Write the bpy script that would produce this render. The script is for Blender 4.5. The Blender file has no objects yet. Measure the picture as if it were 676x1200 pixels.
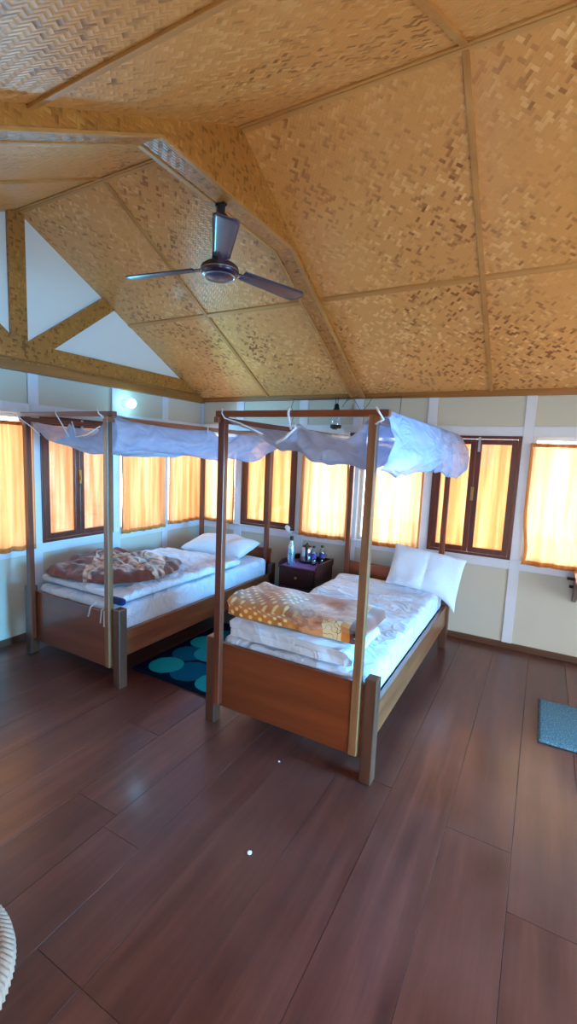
import bpy, bmesh, math, random
from mathutils import Vector, Matrix, noise
random.seed(7)
PI = math.pi
SC = bpy.context.scene
COL = SC.collection
# ------------------------------------------------------------------ camera
cam_d = bpy.data.cameras.new('camera'); cam = bpy.data.objects.new('camera', cam_d); COL.objects.link(cam)
R = Vector((0.8723030564, 0.4871457667, 0.0421471199)); U = Vector((-0.0984411134, 0.0905314221, 0.9910163514)); Fw = Vector((-0.4789537816, 0.8686156017, -0.1269260079))
cam.matrix_world = Matrix(((R.x, U.x, -Fw.x, 3.6946), (R.y, U.y, -Fw.y, -4.4165), (R.z, U.z, -Fw.z, 1.65), (0, 0, 0, 1)))
cam_d.sensor_fit = 'VERTICAL'; cam_d.sensor_height = 24; cam_d.lens = 24*536.64/1200; cam_d.clip_start = 0.02
SC.camera = cam
# ------------------------------------------------------------------ world, light, exposure
SC.view_settings.view_transform = 'Standard'; SC.view_settings.look = 'None'
SC.view_settings.exposure = 0.12; SC.view_settings.gamma = 1.0; SC.view_settings.use_curve_mapping = False
world = bpy.data.worlds.new('sky'); SC.world = world; world.use_nodes = True
bg = world.node_tree.nodes['Background']; bg.inputs['Color'].default_value = (0.86, 0.93, 1.0, 1); bg.inputs['Strength'].default_value = 8.6
def area(name, loc, rot, sx, sy, power, color, spread=180):
    l = bpy.data.lights.new(name, 'AREA'); l.shape = 'RECTANGLE'; l.size = sx; l.size_y = sy; l.energy = power; l.color = color
    l.spread = math.radians(spread)
    o = bpy.data.objects.new(name, l); COL.objects.link(o); o.location = loc; o.rotation_euler = rot; return o
# added fill lamps outside an assumed front door and a made-up side doorway
area('front_door_fill', (4.45, -4.93, 1.0), (PI/2, 0, 0), .95, 1.9, 12, (0.80, 0.88, 1.0))
area('cyan_side_fill', (6.34, -2.3, 1.0), (PI/2-.2, 0, PI/2), 1.5, 1.9, 104, (0.03, 0.50, 1.0), 70)
LED_POWER = 48
# ------------------------------------------------------------------ helpers
def tag(o, label=None, cat=None, group=None, kind=None):
    if label: o['label'] = label
    if cat: o['category'] = cat
    if group: o['group'] = group
    if kind: o['kind'] = kind
    return o
def empty(name, loc=(0, 0, 0), rz=0):
    o = bpy.data.objects.new(name, None); COL.objects.link(o); o.location = loc; o.rotation_euler = (0, 0, rz); o.empty_display_size = .05
    return o
def kids(o): return [c for c in bpy.data.objects if c.parent == o]
def copy_tree(o, parent=None):
    c = o.copy(); COL.objects.link(c); c.parent = parent
    for k in kids(o):
        if k.name != c.name: copy_tree(k, c)
    return c
def boxuv(bm):
    uv = bm.loops.layers.uv.verify()
    for f in bm.faces:
        n = f.normal; a = [abs(n.x), abs(n.y), abs(n.z)]; i = a.index(max(a)); p, q = [(1, 2), (0, 2), (0, 1)][i]
        for l in f.loops: l[uv].uv = (l.vert.co[p], l.vert.co[q])
def link(name, bm, m, parent=None, smooth=False, uv=True, bevel=0, sub=0, solid=0, keepuv=False):
    bm.normal_update()
    if not keepuv: boxuv(bm)
    me = bpy.data.meshes.new(name); bm.to_mesh(me); bm.free()
    if smooth:
        for p in me.polygons: p.use_smooth = True
    me.materials.append(m)
    o = bpy.data.objects.new(name, me); COL.objects.link(o)
    if solid: s = o.modifiers.new('solid', 'SOLIDIFY'); s.thickness = solid; s.offset = 0
    if bevel:
        b = o.modifiers.new('bevel', 'BEVEL'); b.width = bevel; b.segments = 2; b.limit_method = 'ANGLE'; b.angle_limit = .6
    if sub: s = o.modifiers.new('sub', 'SUBSURF'); s.levels = sub; s.render_levels = sub
    if parent: o.parent = parent
    return o
def bx(bm, x0, x1, y0, y1, z0, z1):
    vs = [bm.verts.new((x, y, z)) for x in (x0, x1) for y in (y0, y1) for z in (z0, z1)]
    for f in ((0, 1, 3, 2), (4, 6, 7, 5), (0, 4, 5, 1), (2, 3, 7, 6), (0, 2, 6, 4), (1, 5, 7, 3)): bm.faces.new([vs[i] for i in f])
    return vs
def box(name, x0, x1, y0, y1, z0, z1, m, parent=None, bevel=.003):
    bm = bmesh.new(); bx(bm, x0, x1, y0, y1, z0, z1); return link(name, bm, m, parent, bevel=bevel)
def bar(bm, a, b, w, h, up=(0, 0, 1)):
    a = Vector(a); b = Vector(b); d = (b-a).normalized(); s = d.cross(Vector(up))
    if s.length < 1e-4: s = d.cross(Vector((0, 1, 0)))
    s.normalize(); t = s.cross(d).normalized()
    A = [a+s*i*w/2+t*j*h/2 for i, j in ((-1, -1), (1, -1), (1, 1), (-1, 1))]; B = [p+(b-a) for p in A]
    v = [bm.verts.new(p) for p in A+B]
    for f in ((0, 3, 2, 1), (4, 5, 6, 7), (0, 1, 5, 4), (1, 2, 6, 5), (2, 3, 7, 6), (3, 0, 4, 7)): bm.faces.new([v[i] for i in f])
def tube(bm, pts, r, n=8, caps=True):
    pts = [Vector(p) for p in pts]; rings = []
    rr = r if isinstance(r, (list, tuple)) else [r]*len(pts); pu = None
    for i, p in enumerate(pts):
        d = (pts[min(i+1, len(pts)-1)]-pts[max(i-1, 0)]).normalized()
        if pu is None: pu = Vector((0, 0, 1)) if abs(d.z) < .9 else Vector((1, 0, 0))
        s = d.cross(pu).normalized(); t = s.cross(d).normalized(); pu = t
        rings.append([bm.verts.new(p+(s*math.cos(a)+t*math.sin(a))*rr[i]) for a in [2*PI*k/n for k in range(n)]])
    for A, B in zip(rings, rings[1:]):
        for k in range(n): bm.faces.new((A[k], A[(k+1) % n], B[(k+1) % n], B[k]))
    if caps: bm.faces.new(rings[0][::-1]); bm.faces.new(rings[-1])
def lathe(bm, prof, n=24, c=(0, 0, 0), cap=True, wob=None):
    rings = []
    for r, z in prof:
        rings.append([bm.verts.new((c[0]+(r*(wob(a, z) if wob else 1))*math.cos(a), c[1]+(r*(wob(a, z) if wob else 1))*math.sin(a), c[2]+z)) for a in [2*PI*k/n for k in range(n)]])
    for A, B in zip(rings, rings[1:]):
        for k in range(n): bm.faces.new((A[k], A[(k+1) % n], B[(k+1) % n], B[k]))
    if cap: bm.faces.new(rings[0][::-1]); bm.faces.new(rings[-1])
def prism(bm, pts, axis, a, b):
    def P(p, v): return (v, p[0], p[1]) if axis == 0 else ((p[0], v, p[1]) if axis == 1 else (p[0], p[1], v))
    A = [bm.verts.new(P(p, a)) for p in pts]; B = [bm.verts.new(P(p, b)) for p in pts]; n = len(pts)
    bm.faces.new(A); bm.faces.new(B[::-1])
    for i in range(n): bm.faces.new((A[i], B[i], B[(i+1) % n], A[(i+1) % n]))
    bmesh.ops.recalc_face_normals(bm, faces=bm.faces)
def grid(bm, nu, nv, fn, uvf=None):
    vs = [[bm.verts.new(fn(i/nu, j/nv)) for j in range(nv+1)] for i in range(nu+1)]
    uv = bm.loops.layers.uv.verify() if uvf else None
    for i in range(nu):
        for j in range(nv):
            f = bm.faces.new((vs[i][j], vs[i+1][j], vs[i+1][j+1], vs[i][j+1]))
            if uvf:
                for l, (a, b) in zip(f.loops, ((i, j), (i+1, j), (i+1, j+1), (i, j+1))): l[uv].uv = uvf(a/nu, b/nv)
    return vs
def softbox(bm, x0, x1, y0, y1, z0, z1, r, step=.04, disp=None):
    nx = max(2, round((x1-x0)/step)); ny = max(2, round((y1-y0)/step)); nz = max(2, round((z1-z0)/step))
    cx = {}; c0 = Vector((x0, y0, z0)); n = (nx, ny, nz); s = Vector((x1-x0, y1-y0, z1-z0))
    def V(i, j, k):
        key = (i, j, k)
        if key not in cx:
            p = Vector((c0.x+s.x*i/nx, c0.y+s.y*j/ny, c0.z+s.z*k/nz))
            q = Vector((min(max(p.x, x0+r), x1-r), min(max(p.y, y0+r), y1-r), min(max(p.z, z0+r), z1-r)))
            d = p-q
            if d.length > 1e-6: p = q+d.normalized()*min(r, d.length) if d.length > r else p
            if disp: p = disp(p)
            cx[key] = bm.verts.new(p)
        return cx[key]
    for i in range(nx):
        for j in range(ny):
            bm.faces.new((V(i, j, 0), V(i, j+1, 0), V(i+1, j+1, 0), V(i+1, j, 0))); bm.faces.new((V(i, j, nz), V(i+1, j, nz), V(i+1, j+1, nz), V(i, j+1, nz)))
    for i in range(nx):
        for k in range(nz):
            bm.faces.new((V(i, 0, k), V(i+1, 0, k), V(i+1, 0, k+1), V(i, 0, k+1))); bm.faces.new((V(i, ny, k), V(i, ny, k+1), V(i+1, ny, k+1), V(i+1, ny, k)))
    for j in range(ny):
        for k in range(nz):
            bm.faces.new((V(0, j, k), V(0, j, k+1), V(0, j+1, k+1), V(0, j+1, k))); bm.faces.new((V(nx, j, k), V(nx, j+1, k), V(nx, j+1, k+1), V(nx, j, k+1)))
def N(x, y=0, z=0, s=1): return noise.noise(Vector((x*s, y*s, z*s)))
# ------------------------------------------------------------------ materials
class NT:
    def __init__(s, name):
        s.m = bpy.data.materials.new(name); s.m.use_nodes = True; s.t = s.m.node_tree; s.t.nodes.clear()
        s.out = s.n('ShaderNodeOutputMaterial')
    def n(s, t, **kw):
        x = s.t.nodes.new(t)
        for k, v in kw.items(): setattr(x, k, v)
        return x
    def l(s, a, b): s.t.links.new(a, b)
    def setin(s, sock, v):
        if hasattr(v, 'is_output') or isinstance(v, bpy.types.NodeSocket): s.l(v, sock)
        else: sock.default_value = v
    def math(s, op, a, b=0, c=None):
        x = s.n('ShaderNodeMath', operation=op); s.setin(x.inputs[0], a); s.setin(x.inputs[1], b)
        if c is not None: s.setin(x.inputs[2], c)
        return x.outputs[0]
    def mix(s, f, a, b, typ='MIX'):
        x = s.n('ShaderNodeMix', data_type='RGBA', blend_type=typ); s.setin(x.inputs[0], f); s.setin(x.inputs[6], a); s.setin(x.inputs[7], b); return x.outputs[2]
    def ramp(s, f, stops):
        x = s.n('ShaderNodeValToRGB'); s.l(f, x.inputs[0]); e = x.color_ramp.elements
        while len(e) < len(stops): e.new(.5)
        for q, (p, c) in zip(e, stops): q.position = p; q.color = (*c, 1) if len(c) == 3 else c
        return x.outputs[0]
    def noise(s, vec, scale, detail=3, rough=.5):
        x = s.n('ShaderNodeTexNoise'); s.l(vec, x.inputs['Vector']); x.inputs['Scale'].default_value = scale; x.inputs['Detail'].default_value = detail; x.inputs['Roughness'].default_value = rough; return x.outputs['Fac']
    def mapping(s, vec, scale=(1, 1, 1), rot=(0, 0, 0), loc=(0, 0, 0)):
        x = s.n('ShaderNodeMapping'); s.l(vec, x.inputs[0]); x.inputs['Scale'].default_value = scale; x.inputs['Rotation'].default_value = rot; x.inputs['Location'].default_value = loc; return x.outputs[0]
    def coord(s, k='Object'): return s.n('ShaderNodeTexCoord').outputs[k]
    def bsdf(s, col, rough=.5, spec=.5, metal=0, bump=None, bd=.002, sheen=0, coat=0, trans=0, alpha=1):
        b = s.n('ShaderNodeBsdfPrincipled'); s.setin(b.inputs['Base Color'], col); s.setin(b.inputs['Roughness'], rough)
        b.inputs['Specular IOR Level'].default_value = spec; b.inputs['Metallic'].default_value = metal
        b.inputs['Sheen Weight'].default_value = sheen; b.inputs['Coat Weight'].default_value = coat; b.inputs['Coat Roughness'].default_value = .15
        b.inputs['Transmission Weight'].default_value = trans; s.setin(b.inputs['Alpha'], alpha)
        if bump is not None:
            x = s.n('ShaderNodeBump'); x.inputs['Strength'].default_value = 1; x.inputs['Distance'].default_value = bd; s.l(bump, x.inputs['Height']); s.l(x.outputs[0], b.inputs['Normal'])
        return b.outputs[0]
    def done(s, sh): s.l(sh, s.out.inputs[0]); return s.m
def C(r, g, b):   # sRGB 0-255 -> linear
    return tuple(((v/255+.055)/1.055)**2.4 if v > 10 else v/255/12.92 for v in (r, g, b))+(1,)
def plain(name, col, rough=.5, spec=.5, metal=0, var=.08, vs=8, coat=0):
    t = NT(name); o = t.coord(); f = t.noise(o, vs, 4)
    c = t.mix(f, tuple(x*(1-var) for x in col[:3])+(1,), tuple(min(1, x*(1+var)) for x in col[:3])+(1,))
    return t.done(t.bsdf(c, rough, spec, metal, coat=coat))
def wood(name, dark, light, axis=2, rough=.35, coat=.2, gs=16, spec=.5):
    t = NT(name); o = t.coord(); sc = [gs, gs, gs]; sc[axis] = gs*.07
    v = t.mapping(o, tuple(sc)); w = t.noise(v, 1.0, 5, .62)
    sc2 = [3, 3, 3]; sc2[axis] = .5
    w2 = t.noise(t.mapping(o, tuple(sc2)), 1, 2)
    g = t.math('MULTIPLY_ADD', w, .7, t.math('MULTIPLY', w2, .3))
    c = t.ramp(g, [(.3, dark[:3]), (.5, tuple((a+b)/2 for a, b in zip(dark[:3], light[:3]))), (.68, light[:3])])
    return t.done(t.bsdf(c, rough, spec, coat=coat, bump=w, bd=.0006))
def weave(name, light, dark, mid, cell=.013, rough=.38, pmin=.25):
    # twill-woven split bamboo mat: over/under by cell, each visible strip piece gets its own tone
    t = NT(name); uv = t.coord('UV'); s = t.n('ShaderNodeSeparateXYZ'); t.l(uv, s.inputs[0])
    warp = t.noise(uv, 3, 2)
    U_ = t.math('DIVIDE', t.math('MULTIPLY_ADD', warp, .02, s.outputs[0]), cell); V_ = t.math('DIVIDE', t.math('MULTIPLY_ADD', warp, .015, s.outputs[1]), cell)
    i = t.math('FLOOR', U_); j = t.math('FLOOR', V_)
    k = t.math('FLOORED_MODULO', t.math('ADD', i, j), 4); over = t.math('LESS_THAN', k, 2)
    # strip piece ids
    gi = t.math('FLOOR', t.math('DIVIDE', t.math('ADD', i, j), 4))
    def wn(a, b, c):
        x = t.n('ShaderNodeCombineXYZ'); t.setin(x.inputs[0], a); t.setin(x.inputs[1], b); t.setin(x.inputs[2], c); w = t.n('ShaderNodeTexWhiteNoise', noise_dimensions='3D'); t.l(x.outputs[0], w.inputs[0]); return w.outputs[0]
    gm = t.math('FLOOR', t.math('DIVIDE', t.math('ADD', t.math('ADD', i, j), 2), 4))
    a = wn(j, gi, 1.0); b = wn(i, gm, 5.0)
    r = t.math('ADD', t.math('MULTIPLY', over, a), t.math('MULTIPLY', t.math('SUBTRACT', 1, over), b))
    big = t.noise(uv, 1.7, 3, .6)
    r2 = t.math('ADD', r, t.math('MULTIPLY', t.math('SUBTRACT', big, .5), 1.0))
    patch = t.ramp(t.noise(t.mapping(uv, (1, 1, 1), (0, 0, 0), (7, 3, 0)), 1.1, 2, .5), [(.36, (pmin,)*3), (.6, (1,)*3)])
    c = t.ramp(r2, [(.0, dark[:3]), (.10, tuple(x*.5+y*.5 for x, y in zip(dark[:3], mid[:3]))), (.24, mid[:3]), (.8, mid[:3]), (1.1 if 0 else 1, light[:3])])
    c = t.mix(patch, mid, c)
    fu = t.math('FRACT', U_); fv = t.math('FRACT', V_)
    pr = t.math('MULTIPLY_ADD', over, t.math('SUBTRACT', fv, fu), fu)
    h = t.math('SINE', t.math('MULTIPLY', pr, PI))
    fine = t.noise(t.mapping(uv, (90, 90, 90)), 1, 2)
    c = t.mix(t.math('MULTIPLY', fine, .14), c, tuple(x*.55 for x in mid[:3])+(1,))
    hh = t.math('ADD', h, t.math('MULTIPLY', r, .8))
    return t.done(t.bsdf(c, rough, .5, bump=hh, bd=.0009, coat=.15))
def cloth(name, col, wr=0, tl=.0, rough=.85, weave_s=250, col2=None, sheen=.2):
    t = NT(name); o = t.coord(); f = t.noise(o, 5, 4)
    c = t.mix(f, col, col2 or tuple(x*.93 for x in col[:3])+(1,))
    n2 = t.noise(o, weave_s, 1)
    if wr:
        d = t.n('ShaderNodeVectorMath', operation='MULTIPLY_ADD'); x = t.n('ShaderNodeTexNoise'); t.l(o, x.inputs['Vector']); x.inputs['Scale'].default_value = 2.5; t.l(x.outputs['Color'], d.inputs[0]); d.inputs[1].default_value = (.5, .5, .5); t.l(o, d.inputs[2])
        w1 = t.noise(t.mapping(d.outputs[0], (2.2, 8, 4), (0, 0, .5)), 1, 3, .5); w2 = t.noise(t.mapping(d.outputs[0], (7, 2.5, 4), (0, 0, -.3)), 1, 2, .5)
        r1 = t.math('ABSOLUTE', t.math('SUBTRACT', w1, .5)); r2 = t.math('ABSOLUTE', t.math('SUBTRACT', w2, .5))
        n2 = t.math('ADD', t.math('MULTIPLY', t.math('ADD', t.math('POWER', r1, .6), t.math('MULTIPLY', t.math('POWER', r2, .6), .6)), -1), t.math('MULTIPLY', n2, .01))
    b = t.bsdf(c, rough, .2, bump=n2, bd=wr or .0004, sheen=sheen)
    if tl:
        tr = t.n('ShaderNodeBsdfTranslucent'); t.setin(tr.inputs[0], c); mx = t.n('ShaderNodeMixShader'); mx.inputs[0].default_value = tl; t.l(b, mx.inputs[1]); t.l(tr.outputs[0], mx.inputs[2]); return t.done(mx.outputs[0])
    return t.done(b)
def emit(name, col, st):
    t = NT(name); e = t.n('ShaderNodeEmission'); e.inputs[0].default_value = col; e.inputs[1].default_value = st; return t.done(e.outputs[0])
def glass_thin(name, col=(1, 1, 1, 1), gl=.12):
    t = NT(name); a = t.n('ShaderNodeBsdfTransparent'); a.inputs[0].default_value = col; g = t.n('ShaderNodeBsdfGlossy'); g.inputs['Roughness'].default_value = .05; g.inputs[0].default_value = (.9, .95, 1, 1)
    lw = t.n('ShaderNodeLayerWeight'); lw.inputs[0].default_value = .25; f = t.math('MULTIPLY_ADD', lw.outputs['Fresnel'], .8, gl*.3)
    mx = t.n('ShaderNodeMixShader'); t.l(f, mx.inputs[0]); t.l(a.outputs[0], mx.inputs[1]); t.l(g.outputs[0], mx.inputs[2]); return t.done(mx.outputs[0])

M = {}
M['mat_a'] = weave('woven_bamboo', C(244, 198, 132), C(140, 82, 26), C(222, 162, 92), cell=.0175)
M['mat_b'] = weave('woven_bamboo_rib', C(196, 138, 66), C(128, 78, 26), C(176, 116, 50), cell=.015, pmin=.8)
M['wall'] = plain('cream_wall_panel', C(200, 200, 188), .7, .3, var=.04, vs=2)
M['trimw'] = plain('pale_blue_white_paint', C(214, 222, 236), .5, .4, var=.05, vs=6)
M['white'] = plain('white_panel', C(232, 232, 228), .7, .3, var=.02, vs=2)
M['batten'] = wood('light_bamboo_batten', C(176, 120, 60), C(214, 164, 96), 0, .5, 0, 10)
M['batten_y'] = wood('light_bamboo_batten_slope', C(166, 112, 54), C(206, 154, 88), 1, .5, 0, 10)
M['moldx'] = wood('brown_molding', C(132, 82, 36), C(176, 118, 58), 0, .45, .1, 12)
M['moldy'] = wood('brown_molding_side', C(132, 82, 36), C(176, 118, 58), 1, .45, .1, 12)
M['wz'] = wood('red_brown_wood_upright', C(78, 34, 22), C(132, 66, 42), 2, .32, .3, 18)
M['wzl'] = wood('lit_brown_wood_upright', C(80, 46, 28), C(158, 108, 70), 2, .34, .3, 18)  # right foot post: tan tone paints in the light falling on the wood
M['wx'] = wood('red_brown_wood_cross', C(84, 38, 20), C(140, 72, 40), 0, .34, .3, 18)
M['wy'] = wood('red_brown_wood_long', C(92, 46, 26), C(150, 86, 52), 1, .34, .3, 18)
M['board'] = wood('orange_brown_board', C(96, 42, 22), C(146, 76, 40), 0, .33, .3, 9)
M['leg'] = wood('dark_leg_wood', C(56, 30, 22), C(100, 62, 44), 2, .4, .2, 18)
M['sash'] = wood('dark_red_sash_wood', C(70, 26, 18), C(112, 48, 32), 2, .35, .3, 16)
M['night'] = wood('dark_nightstand_wood', C(52, 20, 18), C(92, 38, 34), 0, .3, .4, 14)
M['skirt'] = wood('dark_baseboard_wood', C(62, 38, 24), C(96, 60, 38), 0, .5, .1, 8)
M['curt'] = None
def curtain_mat(name, col, tl, op=0.0):
    t = NT(name); o = t.coord(); f = t.ramp(t.noise(t.mapping(o, (16, 16, .9)), 1, 3), [(.38, (0,)*3), (.62, (1,)*3)])
    c = t.mix(f, col, (col[0]*.84, col[1]*.66, col[2]*.5, 1))  # vertical streaks paint fold shade into the cloth colour
    n2 = t.noise(o, 300, 1)
    d = t.bsdf(c, .9, .1, bump=n2, bd=.0003); tr = t.n('ShaderNodeBsdfTranslucent'); t.setin(tr.inputs[0], c)
    mx = t.n('ShaderNodeMixShader'); mx.inputs[0].default_value = tl; t.l(d, mx.inputs[1]); t.l(tr.outputs[0], mx.inputs[2])
    if op:
        tp = t.n('ShaderNodeBsdfTransparent'); tp.inputs[0].default_value = (1, .86, .66, 1); m3 = t.n('ShaderNodeMixShader'); m3.inputs[0].default_value = op; t.l(mx.outputs[0], m3.inputs[1]); t.l(tp.outputs[0], m3.inputs[2]); return t.done(m3.outputs[0])
    return t.done(mx.outputs[0])
M['curt'] = curtain_mat('orange_curtain_cloth', (.98, .68, .42, 1), .62, .12)
M['curt_pale'] = curtain_mat('peach_curtain_cloth', (.90, .64, .42, 1), .5, .03)
M['curt_bright'] = curtain_mat('bright_backlit_curtain_cloth', (1.0, .82, .62, 1), .72, .30)  # curtain cloth made paler and sheerer to imitate stronger daylight behind it
M['hem'] = curtain_mat('curtain_hem_cloth', (.85, .42, .14, 1), .35)
M['glass'] = glass_thin('window_glass')
M['sheet'] = cloth('white_cotton_sheet', C(214, 222, 240), wr=.03)
M['sheet_b'] = cloth('pale_blue_white_cotton', C(206, 218, 240), wr=.03)
M['pillow'] = cloth('white_pillow_cotton', C(218, 226, 238), wr=.008)
def net_mat():
    t = NT('white_mosquito_net'); o = t.coord(); f = t.noise(o, 9, 4, .6)
    c = t.mix(f, C(192, 206, 242), C(222, 230, 250))
    d_ = t.n('ShaderNodeVectorMath', operation='MULTIPLY_ADD'); x_ = t.n('ShaderNodeTexNoise'); t.l(o, x_.inputs['Vector']); x_.inputs['Scale'].default_value = 3; t.l(x_.outputs['Color'], d_.inputs[0]); d_.inputs[1].default_value = (.35, .35, .35); t.l(o, d_.inputs[2])
    fold = t.noise(t.mapping(d_.outputs[0], (5, 4, 16), (.5, .3, 0)), 1, 3, .5); b = t.bsdf(c, .9, .1, bump=fold, bd=.06)
    tr = t.n('ShaderNodeBsdfTranslucent'); t.setin(tr.inputs[0], c); m1 = t.n('ShaderNodeMixShader'); m1.inputs[0].default_value = .45; t.l(b, m1.inputs[1]); t.l(tr.outputs[0], m1.inputs[2])
    tp = t.n('ShaderNodeBsdfTransparent'); m2 = t.n('ShaderNodeMixShader'); k = t.math('MULTIPLY_ADD', fold, .75, -.08); t.l(k, m2.inputs[0]); t.l(m1.outputs[0], m2.inputs[1]); t.l(tp.outputs[0], m2.inputs[2])
    return t.done(m2.outputs[0])
M['net'] = net_mat()
M['tie'] = cloth('white_cotton_tape', C(226, 232, 244))
M['metal'] = plain('brushed_steel', C(196, 200, 206), .28, .5, 1, .03)
M['brass'] = plain('dull_brass', C(170, 140, 90), .35, .5, .9)
M['black'] = plain('black_plastic', C(26, 24, 28), .4)
M['fan'] = plain('dark_purple_fan_metal', C(44, 28, 58), .3, .6, .3, .2, 20, coat=.3)
M['shroud'] = plain('purple_plastic_cover', C(50, 26, 62), .35, .5, 0, .35, 12, coat=.3)
M['blade'] = plain('dark_blue_grey_blade', C(78, 70, 88), .3, .6, .4, .2, 12)
M['purple'] = cloth('purple_table_mat', C(104, 62, 168))
M['navy'] = cloth('navy_lining', C(22, 34, 96))
M['label'] = plain('purple_bottle_label', C(78, 56, 150), .5)
M['blueb'] = plain('light_blue_steel', C(176, 206, 232), .25, .5, .75, .05)
M['led'] = emit('led_bulb_light', (.30, .78, 1, 1), 22)
M['wire'] = plain('dark_wire', C(40, 36, 40), .5)
M['paper'] = plain('white_paper', C(236, 236, 240), .8)
# floor planks: per-plank tone attribute
def floor_mat():
    t = NT('varnished_floor_planks'); o = t.coord(); a = t.n('ShaderNodeAttribute', attribute_name='tone')
    off = t.n('ShaderNodeCombineXYZ'); t.l(t.math('MULTIPLY', a.outputs['Fac'], 37), off.inputs[0]); t.l(t.math('MULTIPLY', a.outputs['Fac'], 91), off.inputs[1])
    va = t.n('ShaderNodeVectorMath', operation='ADD'); t.l(o, va.inputs[0]); t.l(off.outputs[0], va.inputs[1])
    g = t.noise(t.mapping(va.outputs[0], (14, 1.0, 1)), 1, 6, .65); p = t.noise(va.outputs[0], 2.2, 4, .6); p2 = t.noise(t.mapping(o, (1.2, .8, 1)), 1.3, 3)
    c = t.ramp(g, [(.25, C(56, 26, 22)[:3]), (.5, C(92, 46, 36)[:3]), (.75, C(124, 70, 54)[:3])])
    c = t.mix(t.math('MULTIPLY', a.outputs['Fac'], .5), c, C(78, 44, 38))
    c = t.mix(t.math('MULTIPLY', t.math('SUBTRACT', p, .35), .9), c, C(124, 78, 70))
    r = t.math('MULTIPLY_ADD', p, .22, .2)
    r = t.math('ADD', r, t.math('MULTIPLY', p2, .1))
    h = t.math('ADD', t.math('MULTIPLY', g, .5), t.math('MULTIPLY', p2, 2.0))
    return t.done(t.bsdf(c, r, .5, bump=h, bd=.0012, coat=.35))
M['floor'] = floor_mat()

# ------------------------------------------------------------------ room constants
EV = 2.236; YR = -2.195; ZR = 3.397; SL = (ZR-EV)/(-YR); YF = -4.80; XR = 6.2
def zroof(y): return EV - SL*y if y > YR else ZR + SL*(y-YR)
Z0, Z1 = .80, 1.875
# floor
bm = bmesh.new(); ton = []
xs = [-.02, .27, .54, .81, 1.08, 1.355, 1.63, 1.9, 2.165, 2.39, 2.61, 2.90, 3.18, 3.46, 3.73, 4.0, 4.28, 4.55, 4.83, 5.1, 5.4, 5.7, 6.0, 6.3]
for i, (a, b) in enumerate(zip(xs, xs[1:])):
    cuts = [YF-.1, -3.64 if i in (9, 10) else -3.0+random.uniform(-1.2, 1.0), 0.02]
    if i % 3 == 1: cuts.insert(2, cuts[1]+1.3)
    for c0, c1 in zip(cuts, cuts[1:]):
        z = random.uniform(-.0012, 0); g = random.uniform(.0004, .0012)
        bx(bm, a+g, b-g, c0+g, c1-g, -.03, z); ton.append(random.random())
fl = link('floor', bm, M['floor'], bevel=.0012); tag(fl, kind='structure')
at = fl.data.attributes.new('tone', 'FLOAT', 'FACE')
for i in range(len(fl.data.polygons)): at.data[i].value = ton[i//6]
sf = box('floor_base', -.3, XR+.2, YF-.3, .2, -.10, -.031, M['skirt']); tag(sf, kind='structure'); sf.name = 'trim_70'
# walls with openings
def wall(name, axis, pos, th, u0, u1, z0, z1, holes, m):
    bm = bmesh.new()
    us = sorted({u0, u1, *[h[0] for h in holes], *[h[1] for h in holes]})
    for a, b in zip(us, us[1:]):
        hs = sorted([(h[2], h[3]) for h in holes if h[0] <= a+1e-6 and h[1] >= b-1e-6]); z = z0
        for h0, h1 in hs+[(z1, z1)]:
            if h0-z > 1e-4:
                if axis == 1: bx(bm, a, b, pos, pos+th, z, h0)
                else: bx(bm, pos, pos+th, a, b, z, h0)
            z = h1
    bmesh.ops.remove_doubles(bm, verts=bm.verts, dist=1e-5)
    return tag(link(name, bm, m), kind='structure')
backw = [(.10, .53, 'c'), (.63, 1.35, 's'), (1.45, 1.965, 'c'), (2.06, 2.70, 'c'), (2.785, 3.505, 's'), (3.585, 4.30, 'c'), (4.38, 5.10, 's'), (5.2, 5.9, 'c')]
leftw = [(-2.90, -2.155, 'c'), (-2.065, -1.335, 's'), (-1.24, -.66, 'c'), (-.575, -.03, 'c'), (-3.72, -2.99, 's')]
wall('wall_back', 1, 0, .10, -.10, XR+.1, 0, EV, [(a, b, Z0, Z1) for a, b, k in backw], M['wall'])
wall('wall_left', 0, -.10, .10, YF, 0, 0, EV-.005, [(a, b, Z0, Z1) for a, b, k in leftw], M['wall'])
wall('wall_right', 0, XR, .10, YF, 0, 0, EV, [(-3.1, -1.5, 0, 2.0)], M['wall'])  # unseen side doorway opened for the added fill lamp
wall('wall_front', 1, YF-.1, .10, -.10, XR+.1, 0, zroof(YF)+.04, [(3.95, 4.95, 0, 1.96)], M['wall'])
for nm, x0, x1 in (('wall_left_gable', -.10, -.001), ('wall_right_gable', XR+.001, XR+.10)):
    bm = bmesh.new(); prism(bm, [(0.0, EV-.003), (YR, ZR-.003), (YF, zroof(YF)-.003), (YF, zroof(YF)-.03)], 0, x0, x1)
    tag(link(nm, bm, M['white']), kind='structure')
# ceiling: woven panels, each turned a little differently
bm = bmesh.new(); uvl = bm.loops.layers.uv.verify()
px_ = [-.75, 0, .97, 2.07, 3.225, 4.36, 5.5, XR+.3]; py_ = [.62, -1.115, YR, -3.38, -5.1]
for i in range(len(px_)-1):
    for j in range(4):
        x0, x1, y0, y1 = px_[i], px_[i+1], py_[j], py_[j+1]
        f = bm.faces.new([bm.verts.new((x, y, zroof(y))) for x, y in ((x0, y0), (x1, y0), (x1, y1), (x0, y1))])
        ang = PI/4*(1 if (i+j) % 2 else -1)+random.uniform(-.12, .12) if not (i < 2 and j < 1) else random.uniform(-.1, .1); ox, oy = random.uniform(0, 50), random.uniform(0, 50)
        for l in f.loops:
            u, v = l.vert.co.x, l.vert.co.y*1.13; l[uvl].uv = (u*math.cos(ang)-v*math.sin(ang)+ox, u*math.sin(ang)+v*math.cos(ang)+oy)
r = bmesh.ops.extrude_face_region(bm, geom=list(bm.faces))
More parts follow.
